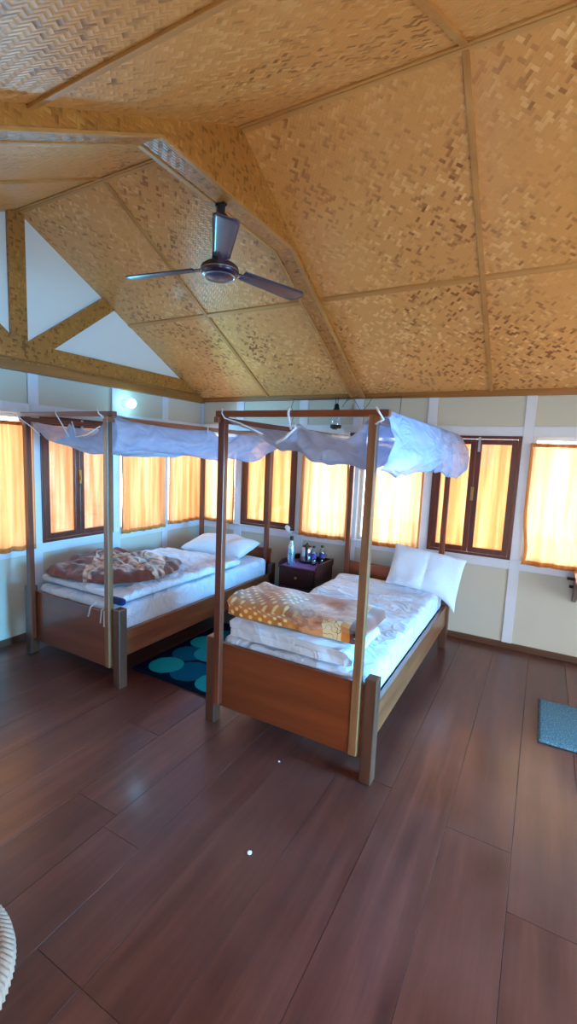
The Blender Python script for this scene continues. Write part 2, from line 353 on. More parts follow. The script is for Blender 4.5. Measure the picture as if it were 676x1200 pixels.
for v in r['geom']:
    if isinstance(v, bmesh.types.BMVert): v.co.z += .04
tag(link('ceiling', bm, M['mat_a'], keepuv=True), kind='structure')
TN = [0]
def trim(fn, m, bevel=.003, name=None):
    TN[0] += 1; bm = bmesh.new(); fn(bm); return tag(link(name or 'trim_%d' % TN[0], bm, m, bevel=bevel), kind='structure')
def slope_bar(bm, x, w, ya, yb, t=.014):  # along the slope at fixed x
    d = .008
    n = 1
    for a, b in ((ya, yb),):
        s = [(a, zroof(a)), (b, zroof(b))]
        prism(bm, [(a, zroof(a)-t), (b, zroof(b)-t), (b, zroof(b)+.004), (a, zroof(a)+.004)], 0, x-w/2, x+w/2)
for x in (.97, 3.225, 4.36, 5.5):
    trim(lambda b: slope_bar(b, x, .032, -.03, YR+.01), M['batten_y']); trim(lambda b: slope_bar(b, x, .032, YR-.01, YF), M['batten_y'])
for y in (-1.115, -3.38):
    for a, b2 in ((0, 1.94), (2.07, XR)):
        trim(lambda b: (prism(b, [(y-.016, zroof(y-.016)-.013), (y+.016, zroof(y+.016)-.013), (y+.016, zroof(y+.016)+.004), (y-.016, zroof(y-.016)+.004)], 0, a, b2)), M['batten'])
for s in (1, -1):
    trim(lambda b: prism(b, [(YR+s*.002, ZR-.004), (YR+s*.026, zroof(YR+s*.026)+.003), (YR+s*.026, zroof(YR+s*.026)-.010), (YR+s*.002, ZR-.016)], 0, 0, XR), M['batten'])
# eave moldings
trim(lambda b: bx(b, 0, XR, -.035, 0, EV-.022, EV+.012), M['moldx']); trim(lambda b: bx(b, 0, XR, -.055, -.035, EV+.000, EV+.026), M['moldx'])
# ribs (woven-mat boxed trusses): rafters, collar at z 3.01
def rib(x0, x1):
    th = .085; zc = 3.008
    yc1 = YR+(YR*-1-1.60); yc2 = 2*YR-yc1
    lo = [(-.001, EV-.02), (-.03, EV+.0)]
    yk = -1.60; zk = zc; yk2 = 2*YR-yk
    pts = [(-.002, EV+.003), (YR, ZR+.002), (YF, zroof(YF)+.002), (YF, zroof(YF)-th), (yk2, zc), (yk, zc), (-.02, EV+.01-.03)]
    trim(lambda b: prism(b, pts, 0, x0, x1), M['mat_b'], .002)
    # thin edging strips along the lower edges
    def edge(b):
        low = [(YF, zroof(YF)-th), (yk2, zc), (yk, zc), (-.02, EV-.02)]
        for (a, za), (c, zc_) in zip(low, low[1:]):
            for xx in (x0, x1):
                bar(b, (xx, a, za), (xx, c, zc_), .012, .022, up=(1, 0, 0))
    trim(edge, M['batten_y'], 0)
rib(1.945, 2.075); rib(4.62, 4.75)
# gable truss on the left wall (mat-faced members) and mirrored half
def truss(b):
    x0, x1 = 0.0, .03
    bx(b, x0, x1, YR-.02-.065, YR-.02+.065, 2.40, 3.375)
    for s in (1, -1):
        y0 = YR; 
        P = lambda y, z: (YR+s*(y-YR), z)
        prism(b, [P(-2.16, 2.425), P(-1.93, 2.425), P(-1.30, 2.915), P(-1.385, 2.965), P(-1.43, 2.985)], 0, x0, x1-.002)
truss_o = trim(truss, M['mat_b'], .002)
trim(lambda b: prism(b, [(-4.0, 2.268), (-.065, 2.268), (-.375, 2.428), (-4.02, 2.428)], 0, 0, .036), M['mat_b'])
trim(lambda b: prism(b, [(-4.35, 2.20), (-.0, 2.20), (-.0, 2.236), (-.06, 2.268), (-4.3, 2.268)], 0, 0, .055), M['moldy'])
trim(lambda b: bx(b, .036, .05, -4.1, -.2, 2.285, 2.297), M['moldy'])
# wall battens: studs and rails (pale blue-white paint)
studs_b = [(0.0, .04), (.53, .63), (1.35, 1.45), (1.965, 2.06), (2.70, 2.785), (3.505, 3.585), (4.30, 4.38), (5.10, 5.2)]
for a, b2 in studs_b: trim(lambda b: bx(b, a, b2, -.016, 0, .05, EV-.02), M['trimw'])
studs_l = [(-2.155, -2.065), (-1.335, -1.24), (-.66, -.575), (-2.99, -2.90), (-3.82, -3.72)]
for a, b2 in studs_l: trim(lambda b: bx(b, 0, .016, a, b2, .05, 2.2), M['trimw'])
trim(lambda b: bx(b, 0, XR, -.013, 0, Z1, 1.96), M['trimw']); trim(lambda b: bx(b, 0, XR, -.013, 0, .72, Z0), M['trimw'])
trim(lambda b: bx(b, 0, .013, YF, 0, Z1, 1.96), M['trimw']); trim(lambda b: bx(b, 0, .013, YF, 0, .72, Z0), M['trimw'])
trim(lambda b: bx(b, 0, XR, -.03, 0, Z0-.012, Z0+.004), M['trimw']); trim(lambda b: bx(b, 0, .03, YF, 0, Z0-.012, Z0+.004), M['trimw'])
for n_, f_ in (('baseboard_back', lambda b: bx(b, 0, XR, -.022, 0, 0, .055)), ('baseboard_left', lambda b: bx(b, 0, .022, YF, 0, 0, .055)), ('baseboard_right', lambda b: bx(b, XR-.02, XR, -1.6, 0, 0, .055))): trim(f_, M['skirt'], name=n_)
# ------------------------------------------------------------------ windows
def frame_bm(bm, F, u0, u1, z0, z1, w, d0, d1):
    for a, b, c, d in ((u0, u0+w, z0, z1), (u1-w, u1, z0, z1), (u0+w, u1-w, z0, z0+w), (u0+w, u1-w, z1-w, z1)): F(bm, a, b, d0, d1, c, d)
def Fb(bm, a, b, d0, d1, c, d): bx(bm, a, b, d0, d1, c, d)
def Fl(bm, a, b, d0, d1, c, d): bx(bm, -d1, -d0, a, b, c, d)
wn_ = [0]
def window(side, u0, u1, kind):
    F = Fb if side == 'b' else Fl; wn_[0] += 1
    root = empty('window_%d' % wn_[0], (0, 0, 0)); tag(root, kind='structure')
    if kind == 'c':
        b = bmesh.new(); frame_bm(b, F, u0, u1, Z0, Z1, .03, .05, .085); link('window_frame', b, M['trimw'], root, bevel=.003)
        b = bmesh.new(); F(b, u0+.03, u1-.03, .066, .07, Z0+.03, Z1-.03); link('pane', b, M['glass'], root)
    else:
        b = bmesh.new(); frame_bm(b, F, u0, u1, Z0, Z1, .028, -.028, .09); link('window_frame', b, M['sash'], root, bevel=.003)
        mid = (u0+u1)/2
        for a, c in ((u0+.03, mid-.001), (mid+.001, u1-.03)):
            b = bmesh.new(); w = .045
            frame_bm(b, F, a, c, Z0+.03, Z1-.03, w, -.022, .012); s = link('sash', b, M['sash'], root, bevel=.003)
            b = bmesh.new(); F(b, a+w, c-w, -.004, -.001, Z0+.03+w, Z1-.03-w); link('pane', b, M['glass'], s)
        b = bmesh.new(); F(b, mid-.012, mid+.012, -.03, -.022, 1.30, 1.42); F(b, mid-.006, mid+.006, -.04, -.03, 1.33, 1.37); link('latch', b, M['brass'], root)
        b = bmesh.new(); F(b, mid+.015, mid+.035, -.034, -.022, Z1-.14, Z1-.01); link('bolt', b, M['metal'], root)
    return root
for a, b_, k in backw: window('b', a, b_, k)
for a, b_, k in leftw: window('l', a, b_, k)
# ------------------------------------------------------------------ curtains
def curtain(side, u0, u1, z0, z1, d, label, m='curt', folds=7, amp=.016, fl_=0.0, seed=0, hem=True, flare=0.0, swag=0):
    S = (lambda u, dd, z: (u, dd, z)) if side == 'b' else (lambda u, dd, z: (-dd, u, z))
    W = u1-u0
    def pos(p, q, off=0):
        z = z0+(z1-z0)*q
        spread = 1+flare*(1-q)
        u = (u0+u1)/2+(p-.5)*W*spread
        ph = p*folds*2*PI+.8*N(p*3, q*1.2, seed)*2
        a = amp*(.45+.55*(1-q))*(.7+.6*N(p*6+seed, q*.7))
        dd = d-.012+a*math.sin(ph)+.006*math.sin(ph*2.3+seed)+off
        zz = z+(1-q)*.012*N(p*5, seed)
        if swag: u += swag*math.exp(-((q-.12)/.16)**2)*(1-abs(p-.5)*1.2)*.08
        return S(u, dd, zz)
    bm = bmesh.new(); grid(bm, max(30, int(W*110)), 26, pos)
    c = tag(link('curtain', bm, M[m], smooth=True, solid=.0015), label, 'curtain')
    if hem:
        bm = bmesh.new(); grid(bm, max(30, int(W*110)), 2, lambda p, q: pos(p, q*.038, -.0035)); link('hem', bm, M['hem'], c, smooth=True, solid=.001)
        bm = bmesh.new(); grid(bm, max(30, int(W*110)), 2, lambda p, q: pos(p, 1-q*.03, -.0035)); link('heading', bm, M['hem'], c, smooth=True, solid=.001)
        bm = bmesh.new()
        grid(bm, 2, 26, lambda p, q: pos(p*.03, q, -.0035)); link('side_hem', bm, M['hem'], c, smooth=True, solid=.001)
        bm = bmesh.new(); grid(bm, 2, 26, lambda p, q: pos(1-p*.03, q, -.0035)); link('side_hem', bm, M['hem'], c, smooth=True, solid=.001)
    bm = bmesh.new(); tube(bm, [S(u0-.01, d+.004, z1-.005), S(u1+.01, d+.004, z1-.005)], .004); link('curtain_cord', bm, M['tie'], c)
    return c
curtain('l', -2.92, -2.14, .775, 1.81, -.035, 'orange curtain on the left wall at the very left edge, left of the wooden shutters', folds=7, seed=1, amp=.02)
curtain('l', -1.25, -.645, .775, 1.80, -.035, 'orange curtain on the left wall just right of the wooden shutter window', folds=6, seed=2, amp=.02)
curtain('l', -.595, -.06, .795, 1.80, -.035, 'orange curtain on the left wall next to the room corner', folds=5, seed=3, amp=.018)
curtain('b', .095, .55, .80, 1.81, -.035, 'orange curtain on the back wall next to the room corner', folds=4, seed=4, m='curt_bright')
curtain('b', 1.44, 1.965, .775, 1.81, -.04, 'orange curtain above the nightstand between two wooden shutter windows', m='curt_bright', folds=4, seed=5, flare=.05, amp=.02)
curtain('b', 2.24, 2.715, .775, 1.81, -.04, 'orange curtain drawn aside behind the near bed, bare glass left of it', folds=4, seed=6, m='curt_bright')
curtain('b', 3.575, 4.32, .785, 1.82, -.035, 'brightly backlit orange curtain on the back wall at the right edge', folds=5, seed=7, m='curt_bright', swag=1)
curtain('l', -2.06, -1.34, .85, 1.84, .03, 'pale peach curtain behind the panes of the left wall shutters', 'curt_pale', folds=8, seed=8, amp=.008, hem=False)
curtain('b', .635, 1.345, .85, 1.84, .03, 'orange curtain behind the panes of the shutters between the two beds', 'curt', folds=5, seed=9, amp=.01, hem=False, swag=-1)
curtain('b', 2.79, 3.50, .85, 1.84, .03, 'peach orange curtain behind the panes of the shutters right of the near bed', 'curt', folds=7, seed=10, amp=.008, hem=False)
# outside ground and eave (seen only through gaps)
gb = bmesh.new(); bx(gb, -14, 20, -16, 14, -.9, -.85); gr = tag(link('ground', gb, plain('pale_dry_earth', C(206, 200, 180), .9)), kind='structure'); gr.name = 'trim_80'

# ------------------------------------------------------------------ beds
XL, XRr, YFo, YHe = 2.109, 2.981, -2.315, -.3275
def make_bed():
    cx = (XL+XRr)/2; cy = (YFo+YHe)/2; root = empty('canopy_bed', (cx, cy, 0))
    def bxl(name, x0, x1, y0, y1, z0, z1, m, bev=.004): return box(name, x0-cx, x1-cx, y0-cy, y1-cy, z0, z1, m, root, bev)
    l0, l1 = XL-.055, XRr+.07
    for x, y, h in ((l0, YFo+.015, .545), (l1, YFo+.015, .56), (l0, YHe, .50), (l1, YHe, .50)):
        bxl('leg', x-.032, x+.032, y-.035, y+.035, 0, h, M['leg'], .006)
    for x, y, m in ((XL, YFo-.005, 'wz'), (XRr, YFo-.005, 'wzl'), (XL, YHe, 'wz'), (XRr, YHe, 'wz')):
        y_ = y-.012 if y < -1 else y
        bxl('post', x-.022, x+.022, y_-.02, y_+.02, .14, 1.845, M[m])
    bxl('footboard', l0+.032, l1-.032, YFo+.009, YFo+.034, .112, .512, M['board'])
    bxl('headboard', l0+.032, l1-.032, YHe+.022, YHe+.045, .30, .635, M['board'])
    bxl('headboard_rail', XL-.03, XRr+.03, YHe-.028+.06, YHe+.07, .585, .64, M['wx'])
    for x in (l0, l1): bxl('side_rail', x-.015, x+.015, YFo+.05, YHe-.035, .215, .395, M['wy'])
    bxl('bed_deck', l0+.016, l1-.016, YFo+.036, YHe-.02, .33, .352, M['wx'])
    # canopy frame on the posts
    z0, z1 = 1.835, 1.868
    bxl('canopy_rail', XL-.045, XRr+.075, YFo-.035, YFo-.004, z0, z1, M['wx']); bxl('canopy_rail', XL-.04, XRr+.05, YHe-.016, YHe+.016, z0, z1, M['wx'])
    for x in (XL-.02, XRr+.028): bxl('canopy_rail', x-.016, x+.016, YFo-.06, YHe+.05, z0-.034, z0-.001, M['wy'])
    return root
bed2 = make_bed(); tag(bed2, 'near wooden canopy bed with brown footboard and four tall thin posts, centre of the room', 'bed')
bed1 = copy_tree(bed2); bed1.location.x -= 1.771; bed1.location.y -= .04
tag(bed1, 'far wooden canopy bed along the left wall beside the teal rug', 'bed')
# mattresses (sheet covered, with wrinkles)
def mattress(name, x0, x1, y0, y1, z0, z1, m, label, cat, wr=.006, seed=0, r=.045, step=.022, dirn=0):
    cx, cy = (x0+x1)/2, (y0+y1)/2
    def disp(p):
        k = max(0, min(1, (p.z-z0)/(z1-z0)))
        w = wr*k*(N(p.x*2.5+seed, p.y*7, seed)*1.3+.8*abs(N(p.x*5+p.y*4, p.y*15, seed+4))-.5*abs(N(p.x*7+seed, (p.y+p.x*.5)*11)))
        ex = .004*N(p.y*9, p.z*5, seed)
        return Vector((p.x-cx+ex, p.y-cy, p.z+w*1.6))
    bm = bmesh.new(); softbox(bm, x0, x1, y0, y1, z0, z1, r, step, disp)
    o = link(name, bm, M[m], smooth=True, sub=1); o.location = (cx, cy, 0); return tag(o, label, cat)
mattress('mattress', 2.085, 3.025, -2.268, -.365, .354, .535, 'sheet', 'mattress in a white fitted sheet on the near canopy bed', 'mattress', .011, 3)
m1 = mattress('mattress', .315, 1.255, -2.308, -.405, .354, .555, 'sheet_b', 'mattress in a pale blue white sheet on the far bed by the left wall', 'mattress', .008, 9)
# quilt over far mattress
q = mattress('quilt', .318, 1.262, -2.285, -.88, .574, .634, 'sheet', 'rumpled white quilt spread over the far bed by the left wall', 'quilt', .016, 15, r=.03)
bm = bmesh.new(); softbox(bm, 1.13, 1.268, -2.312, -2.26, .556, .612, .025, .02); o = link('quilt_lining', bm, M['navy'], q, smooth=True, sub=1); o.location = -q.location
# ribbons at the foot corner of the far bed
for x, s in ((1.0, 0), (1.115, 1), (1.14, 2)):
    bm = bmesh.new(); tube(bm, [(x, -2.30, .545), (x+.004, -2.358, .52), (x+.012*(s-1), -2.366, .45-.02*s)], .005, 6)
    o = link('tie_ribbon', bm, M['tie'], m1, smooth=True); o.location = -m1.location
# folded white quilt at foot of the near bed
def folded(name, x0, x1, y0, y1, z0, n, t, m, label, cat, seed=0, step=.022, sag=.01, jit=.03, rnd=.12, slant=0.0):
    # a cloth folded into n layers: a serpentine profile swept along y
    cx, cy = (x0+x1)/2, (y0+y1)/2
    prof = []; g = t*1.06
    for k in range(n):
        za = z0+g*(k+.5); xa, xb = x0+g*.5, x1-jit*abs(N(k*3.1, seed))*2-(g*.5)
        pts = [(xa+(xb-xa)*i/14, za) for i in range(15)]
        if k % 2: pts = pts[::-1]      # k odd: comes back from right to left
        pts = pts if k % 2 == 0 else pts
        prof += pts
        if k < n-1:
            ex = xb if k % 2 == 0 else xa; sgn = 1 if k % 2 == 0 else -1
            prof += [(ex+sgn*g*.5*math.sin(a)*1.0, za+g*.5*(1-math.cos(a))) for a in (PI*.25, PI*.5, PI*.75)]
    L = len(prof)-1; ny = int((y1-y0)/step); bm = bmesh.new()
    def P(p, v, w=0):
        i = p*L; a = prof[int(round(i))]; y = y0+(y1-y0)*v
        h = (a[1]-z0)/(n*g)
        e = min(1, min(v*1.0, 1-v)*5); edge = math.sqrt(max(0, 1-(1-e)**2)); fx_ = (a[0]-x0)/(x1-x0)
        z = z0+t*.5+(a[1]-z0-t*.5)*(1-rnd*(1-edge))*(1-slant*fx_)+sag*h*(N(a[0]*4, y*4, seed)*2+.8*N(a[0]*9+y*6, y*7, seed+3))
        y += jit*.5*N(a[0]*2.2, a[1]*40, seed)+.012*N(a[0]*9, seed)
        return (a[0]-cx+.012*N(y*6, a[1]*20, seed), y-cy, z)
    grid(bm, L, ny, P, lambda u, v: ((prof[int(round(u*L))][0]-x0), y0*0+(y1-y0)*v+int(0)))
    o = link(name, bm, m, smooth=True, keepuv=True); s = o.modifiers.new('solid', 'SOLIDIFY'); s.thickness = t*.94; s.offset = 0; s.use_rim = True
    b = o.modifiers.new('bev', 'BEVEL'); b.width = t*.35; b.segments = 3; b.limit_method = 'ANGLE'; b.angle_limit = 1.0
    o.location = (cx, cy, 0); tag(o, label, cat); return o
folded('folded_quilt', 2.11, 2.90, -2.262, -1.80, .550, 2, .046, M['sheet'], 'folded white quilt on the foot of the near bed beneath the orange blanket', 'quilt', 2, sag=.006)
def blanket_mat():
    t = NT('orange_dotted_plush'); o = t.coord(); s = t.n('ShaderNodeSeparateXYZ'); t.l(o, s.inputs[0])
    X, Y, Z = s.outputs
    # dots on a diagonal lattice following the cloth (x and wrapped y+z)
    w = t.math('SUBTRACT', Y, t.math('MULTIPLY', Z, 1.1))
    a = t.math('DIVIDE', t.math('ADD', X, w), .068); b = t.math('DIVIDE', t.math('SUBTRACT', X, w), .068)
    fa = t.math('SUBTRACT', t.math('FRACT', a), .5); fb = t.math('SUBTRACT', t.math('FRACT', b), .5)
    d = t.math('SQRT', t.math('ADD', t.math('MULTIPLY', fa, fa), t.math('MULTIPLY', fb, fb)))
    dot = t.ramp(t.math('ADD', d, t.math('MULTIPLY', t.math('SUBTRACT', t.noise(o, 40, 2), .5), .16)), [(.20, (1,)*3), (.32, (0,)*3)])
    flow = t.noise(o, 4.5, 4, .6)
    basec = t.ramp(flow, [(.3, C(206, 124, 30)[:3]), (.52, C(196, 116, 36)[:3]), (.6, C(156, 72, 34)[:3]), (.75, C(214, 150, 84)[:3])])
    left = t.math('LESS_THAN', X, .02)
    c = t.mix(t.math('MULTIPLY', dot, t.math('MULTIPLY_ADD', left, .75, .15)), basec, C(246, 214, 140))
    # swirling rust/peach motif on the right
    sw = t.noise(t.mapping(o, (9, 9, 9)), 1, 3, .5)
    motif = t.ramp(sw, [(.38, C(160, 66, 26)[:3]), (.5, C(222, 150, 96)[:3]), (.6, C(186, 96, 42)[:3])])
    c = t.mix(t.math('MULTIPLY', t.math('GREATER_THAN', X, t.math('MULTIPLY_ADD', flow, .6, -.22)), .75), c, motif)
    back = t.math('GREATER_THAN', Y, .06); c = t.mix(t.math('MULTIPLY', back, .6), c, C(186, 84, 30))
    # cream border panel with curl, then orange and brown bands, near the right end
    bp = t.math('MULTIPLY', t.math('GREATER_THAN', X, .235), t.math('LESS_THAN', X, .345)); fr = t.math('LESS_THAN', Y, -.20)
    c = t.mix(t.math('MULTIPLY', bp, fr), c, C(226, 190, 138))
    curl = t.math('LESS_THAN', t.math('ABSOLUTE', t.math('SUBTRACT', t.noise(o, 28, 0), .5)), .02)
    c = t.mix(t.math('MULTIPLY', t.math('MULTIPLY', bp, fr), curl), c, C(150, 84, 44))
    c = t.mix(t.math('MULTIPLY', t.math('GREATER_THAN', X, .345), fr), c, C(214, 116, 26))
    c = t.mix(t.math('GREATER_THAN', X, .395), c, C(124, 56, 38))
    n2 = t.noise(o, 180, 2)
    return t.done(t.bsdf(c, .9, .2, bump=n2, bd=.002, sheen=.5))
folded('folded_blanket', 2.04, 2.92, -2.20, -1.76, .650, 2, .056, blanket_mat(), 'folded orange plush blanket with cream dots on the foot of the near bed', 'blanket', 5, sag=.024, jit=.06, rnd=.34, slant=.14)
def blanket1_mat():
    t = NT('brown_patterned_plush'); o = t.coord(); f = t.noise(t.mapping(o, (5, 6.5, 5)), 1, 2, .5); s = t.n('ShaderNodeSeparateXYZ'); t.l(o, s.inputs[0])
    mot = t.ramp(f, [(.36, C(92, 38, 28)[:3]), (.45, C(214, 172, 150)[:3]), (.53, C(120, 60, 44)[:3]), (.6, C(226, 196, 178)[:3]), (.7, C(168, 104, 78)[:3])])
    # border stays brown: motif only in the inner part
    dx = t.math('ABSOLUTE', t.math('SUBTRACT', s.outputs[0], .08)); dy = t.math('ABSOLUTE', t.math('SUBTRACT', s.outputs[1], .02))
    inn = t.math('LESS_THAN', t.math('ADD', t.math('ADD', t.math('MULTIPLY', dx, 1.0), t.math('MULTIPLY', dy, .9)), t.math('MULTIPLY', f, .1)), .44)
    br = t.mix(t.noise(o, 6, 2), C(84, 30, 20), C(126, 54, 38)); c = t.mix(inn, br, mot)
    return t.done(t.bsdf(c, .9, .2, bump=t.noise(o, 160, 2), bd=.002, sheen=.5))
bm = bmesh.new()
outl = [(.36, -2.26), (.30, -2.0), (.33, -1.80), (.42, -1.58), (.60, -1.52), (.78, -1.50), (.93, -1.42), (1.06, -1.50), (1.12, -1.68), (1.17, -1.90), (1.08, -2.10), (.98, -2.22), (.80, -2.275), (.55, -2.285)]
cxb, cyb = .74, -1.88
def blk(a, rho, top):
    th = a*2*PI; n = len(outl)
    # radius of outline by closest angle interpolation
    angs = [(math.atan2(y-cyb, x-cxb) % (2*PI), math.hypot(x-cxb, y-cyb)) for x, y in outl]; angs.sort(); aa = th % (2*PI)
    for i in range(n):
        a0, r0 = angs[i-1]; a1, r1 = angs[i]
        if i == 0: a0 -= 2*PI
        if a0 <= aa <= a1: rr = r0+(r1-r0)*(aa-a0)/(a1-a0); break
        if i == n-1 and aa > a1: a0, r0 = angs[-1]; a1, r1 = angs[0][0]+2*PI, angs[0][1]; rr = r0+(r1-r0)*(aa-a0)/(a1-a0)
    rr *= 1+.10*N(math.cos(th)*3, math.sin(th)*3, 3)+.05*N(math.cos(th)*8, math.sin(th)*8, 5)
    x, y = math.cos(th)*rr*rho, math.sin(th)*rr*rho
    prof = (1-rho**7)**.5 if rho < 1 else 0
    bumpz = .058+.035*N(x*3.5+2, y*3.5)+.075*abs(N(x*5+y*3, y*7-x*3+5))+.03*abs(N(x*14, y*11+2))+(.05 if 0 else 0)*1+.05*math.exp(-((x+.28)**2+(y-.16)**2)/.02)
    z = .650+(bumpz*prof if top else -.004)
    return (x, y, z)
NA, NR = 150, 40
c_t = bm.verts.new(blk(0, 0, True)); rings = []
for j in range(1, NR+1): rings.append([bm.verts.new(blk(i/NA, math.sin(j/NR*PI/2), True)) for i in range(NA)])
botr = [bm.verts.new(blk(i/NA, .99, False)) for i in range(NA)]; rings.append(botr)
for i in range(NA): bm.faces.new((c_t, rings[0][i], rings[0][(i+1) % NA]))
for A, B in zip(rings, rings[1:]):
    for i in range(NA): bm.faces.new((A[i], B[i], B[(i+1) % NA], A[(i+1) % NA]))
bm.faces.new(botr[::-1])
o = link('crumpled_blanket', bm, blanket1_mat(), smooth=True); o.location = (cxb, cyb, 0); tag(o, 'crumpled brown blanket with cream floral pattern on the far bed by the left wall', 'blanket')
# pillows
def pillow(w, h, T, seed, loc, rot, label, crease=0, fx=None):
    bm = bmesh.new(); nu, nv = 36, 26
    def f(u, v, sgn):
        a, b = 2*u-1, 2*v-1
        t = T*max(0, 1-abs(a)**3.2)**.55*max(0, 1-abs(b)**3.2)**.55
        pinch = 1-.05*(abs(a)**2*(1-abs(b)**2))-.0
        x = a*w/2*(1-.05*(1-abs(b)**3)*abs(a)); y = b*h/2*(1-.06*(1-abs(a)**3)*abs(b))
        t *= 1+.25*N(x*6, y*6, seed); 
        if crease: t *= 1-.12*math.exp(-((a-.05)/.05)**2)
        p = Vector((x, y, sgn*t/2+.008*N(x*9, y*9, seed+2)))
        return fx(p, a, b) if fx else p
    A = grid(bm, nu, nv, lambda u, v: f(u, v, 1)); B = grid(bm, nu, nv, lambda u, v: f(u, v, -1))
    bmesh.ops.remove_doubles(bm, verts=bm.verts, dist=1e-4); bmesh.ops.recalc_face_normals(bm, faces=bm.faces)
    o = link('pillow', bm, M['pillow'], smooth=True, sub=1); o.location = loc; o.rotation_euler = rot; return tag(o, label, 'pillow')
pillow(.74, .44, .19, 4, (.79, -.60, .655), (math.radians(10), 0, math.radians(3)), 'white pillow lying at the head of the far bed by the left wall')
def fx2(p, a, b):
    # right end slumps over the mattress edge
    s = max(0, a-.25)/.75
    p.y -= .10*s*s*(1 if b < 0 else .15); p.z -= .03*s; return p
pillow(.63, .38, .12, 6, (2.88, -.475, .70), (math.radians(66), math.radians(4), math.radians(-3)), 'white pillow propped upright at the head of the near bed', crease=1, fx=fx2)

# ------------------------------------------------------------------ mosquito nets bundled on the canopy frames
def net_surface(name, fn, nu, nv, label):
    bm = bmesh.new(); grid(bm, nu, nv, fn); o = link(name, bm, M['net'], smooth=True, solid=.0015); return tag(o, label, 'mosquito net')
def lerp(a, b, t): return a+(b-a)*t
def pw(t, pts):
    for (a, va), (b, vb) in zip(pts, pts[1:]):
        if t <= b: k = (t-a)/(b-a); k = k*k*(3-2*k); return va+(vb-va)*k
    return pts[-1][1]
# near bed
def net2(u, v):
    # u: 0 at left rail .. 1 hanging outside the right rail ; v: 0 foot .. 1 head
    yv = lerp(-2.335, -.27, v)
    if u < .62:
        k = u/.62; x = lerp(2.10, 3.02, k)
        topf = pw(k, [(0, 1.825), (.12, 1.79), (.38, 1.715), (.46, 1.72), (.53, 1.80), (.6, 1.77), (.8, 1.73), (1, 1.872)])
        topm = pw(k, [(0, 1.80), (.25, 1.665), (.6, 1.60), (.85, 1.585), (1, 1.872)])
        toph = pw(k, [(0, 1.80), (.3, 1.72), (.7, 1.70), (1, 1.872)])
        z = lerp(topf, topm, min(1, v/.14)) if v < .14 else lerp(topm, toph, (v-.14)/.86)
        z += (.03*N(x*3+v*7, v*5-x*2, 3)*min(1, v*12) + .016*math.sin(16*k+9*v+3*N(x*2, v*3))*(1 if .03 < v else .3) + .012*abs(N(x*9+v*16, v*4, 9))*3*min(1, v*12))*math.sin(PI*k)
        return (x, yv+.03*N(x*4, v*3), z)
    k = (u-.62)/.38
    bot = pw(v, [(0, 1.585), (.1, 1.555), (.3, 1.56), (.5, 1.585), (.62, 1.56), (.85, 1.51), (.97, 1.50), (1, 1.60)])
    z = lerp(1.872, bot, k**1.15)
    bulge = math.sin(min(1, k*1.15)*PI*.62)*lerp(.06, .10, v)
    x = 3.02+bulge+.016*math.sin(v*17+k*6+2*N(v*4, k))*k+.03*N(v*6+k*3, k*4)*k
    if k > .85: x -= (k-.85)*.35
    return (x, yv+.05*k*N(v*5, k*3)-.02*k, z+.006*math.sin(v*40)*k)
n2 = net_surface('mosquito_net', net2, 90, 80, 'white mosquito net bundled over the canopy frame of the near bed')
def net1(u, v):
    yv = lerp(-2.375, -.30, v); x = lerp(.36, 1.24, u)
    topf = pw(u, [(0, 1.80), (.12, 1.73), (.3, 1.67), (.45, 1.70), (.55, 1.78), (.62, 1.69), (.8, 1.72), (1, 1.845)])
    topm = pw(u, [(0, 1.78), (.3, 1.60), (.5, 1.57), (.7, 1.59), (1, 1.84)])
    toph = pw(u, [(0, 1.78), (.5, 1.62), (1, 1.82)])
    z = lerp(topf, topm, min(1, v/.12)) if v < .12 else lerp(topm, toph, (v-.12)/.88)
    z += (.035*N(x*3+v*6, v*6-x*3, 8)*min(1, v*12)+.014*math.sin(15*u+9*v+3*N(x*2, v*3)))*math.sin(PI*u)
    return (x, yv+.03*N(x*4, v*3, 4), z)
n1 = net_surface('mosquito_net', net1, 60, 70, 'white mosquito net sagging under the canopy frame of the far bed')
def side1(u, v):
    y = lerp(-2.36, -.35, u); bot = pw(u, [(0, 1.60), (.1, 1.625), (.35, 1.60), (.5, 1.57), (.57, 1.53), (.63, 1.58), (.8, 1.55), (1, 1.66)])
    top = pw(u, [(0, 1.845), (.35, 1.80), (.47, 1.83), (.6, 1.72), (.75, 1.82), (1, 1.84)])
    z = lerp(top, bot, v); x = 1.243+.04*math.sin(v*PI)+.016*math.sin(u*16+v*6+3*N(u*4, v))*v+.03*N(u*9+v*4, v*4)*v
    return (x, y, z+.006*N(u*20, v))
bm = bmesh.new(); grid(bm, 90, 12, side1); link('net_side', bm, M['net'], n1, smooth=True, solid=.0015)
# tie tapes
def tie(par, pts, r=.006):
    r *= .62
    bm = bmesh.new(); tube(bm, pts, r, 6); return link('tie_tape', bm, M['tie'], par, smooth=True)
tie(n2, [(2.13, -2.372, 1.875), (2.14, -2.39, 1.85), (2.15, -2.378, 1.825), (2.24, -2.36, 1.80), (2.38, -2.35, 1.745)])
tie(n2, [(2.535, -2.352, 1.878), (2.535, -2.36, 1.85), (2.54, -2.362, 1.828), (2.55, -2.35, 1.77)], .010)
tie(n2, [(2.56, -2.35, 1.80), (2.58, -2.355, 1.78), (2.52, -2.35, 1.73), (2.46, -2.34, 1.70)], .012)
tie(n2, [(3.00, -2.375, 1.875), (3.02, -2.39, 1.85), (3.04, -2.38, 1.82), (3.0, -2.37, 1.80)], .008)
tie(n1, [(.315, -2.42, 1.878), (.325, -2.435, 1.85), (.36, -2.42, 1.81), (.47, -2.41, 1.755), (.54, -2.40, 1.70)])
tie(n1, [(.74, -2.412, 1.878), (.755, -2.42, 1.85), (.80, -2.412, 1.79), (.86, -2.40, 1.70)], .006)
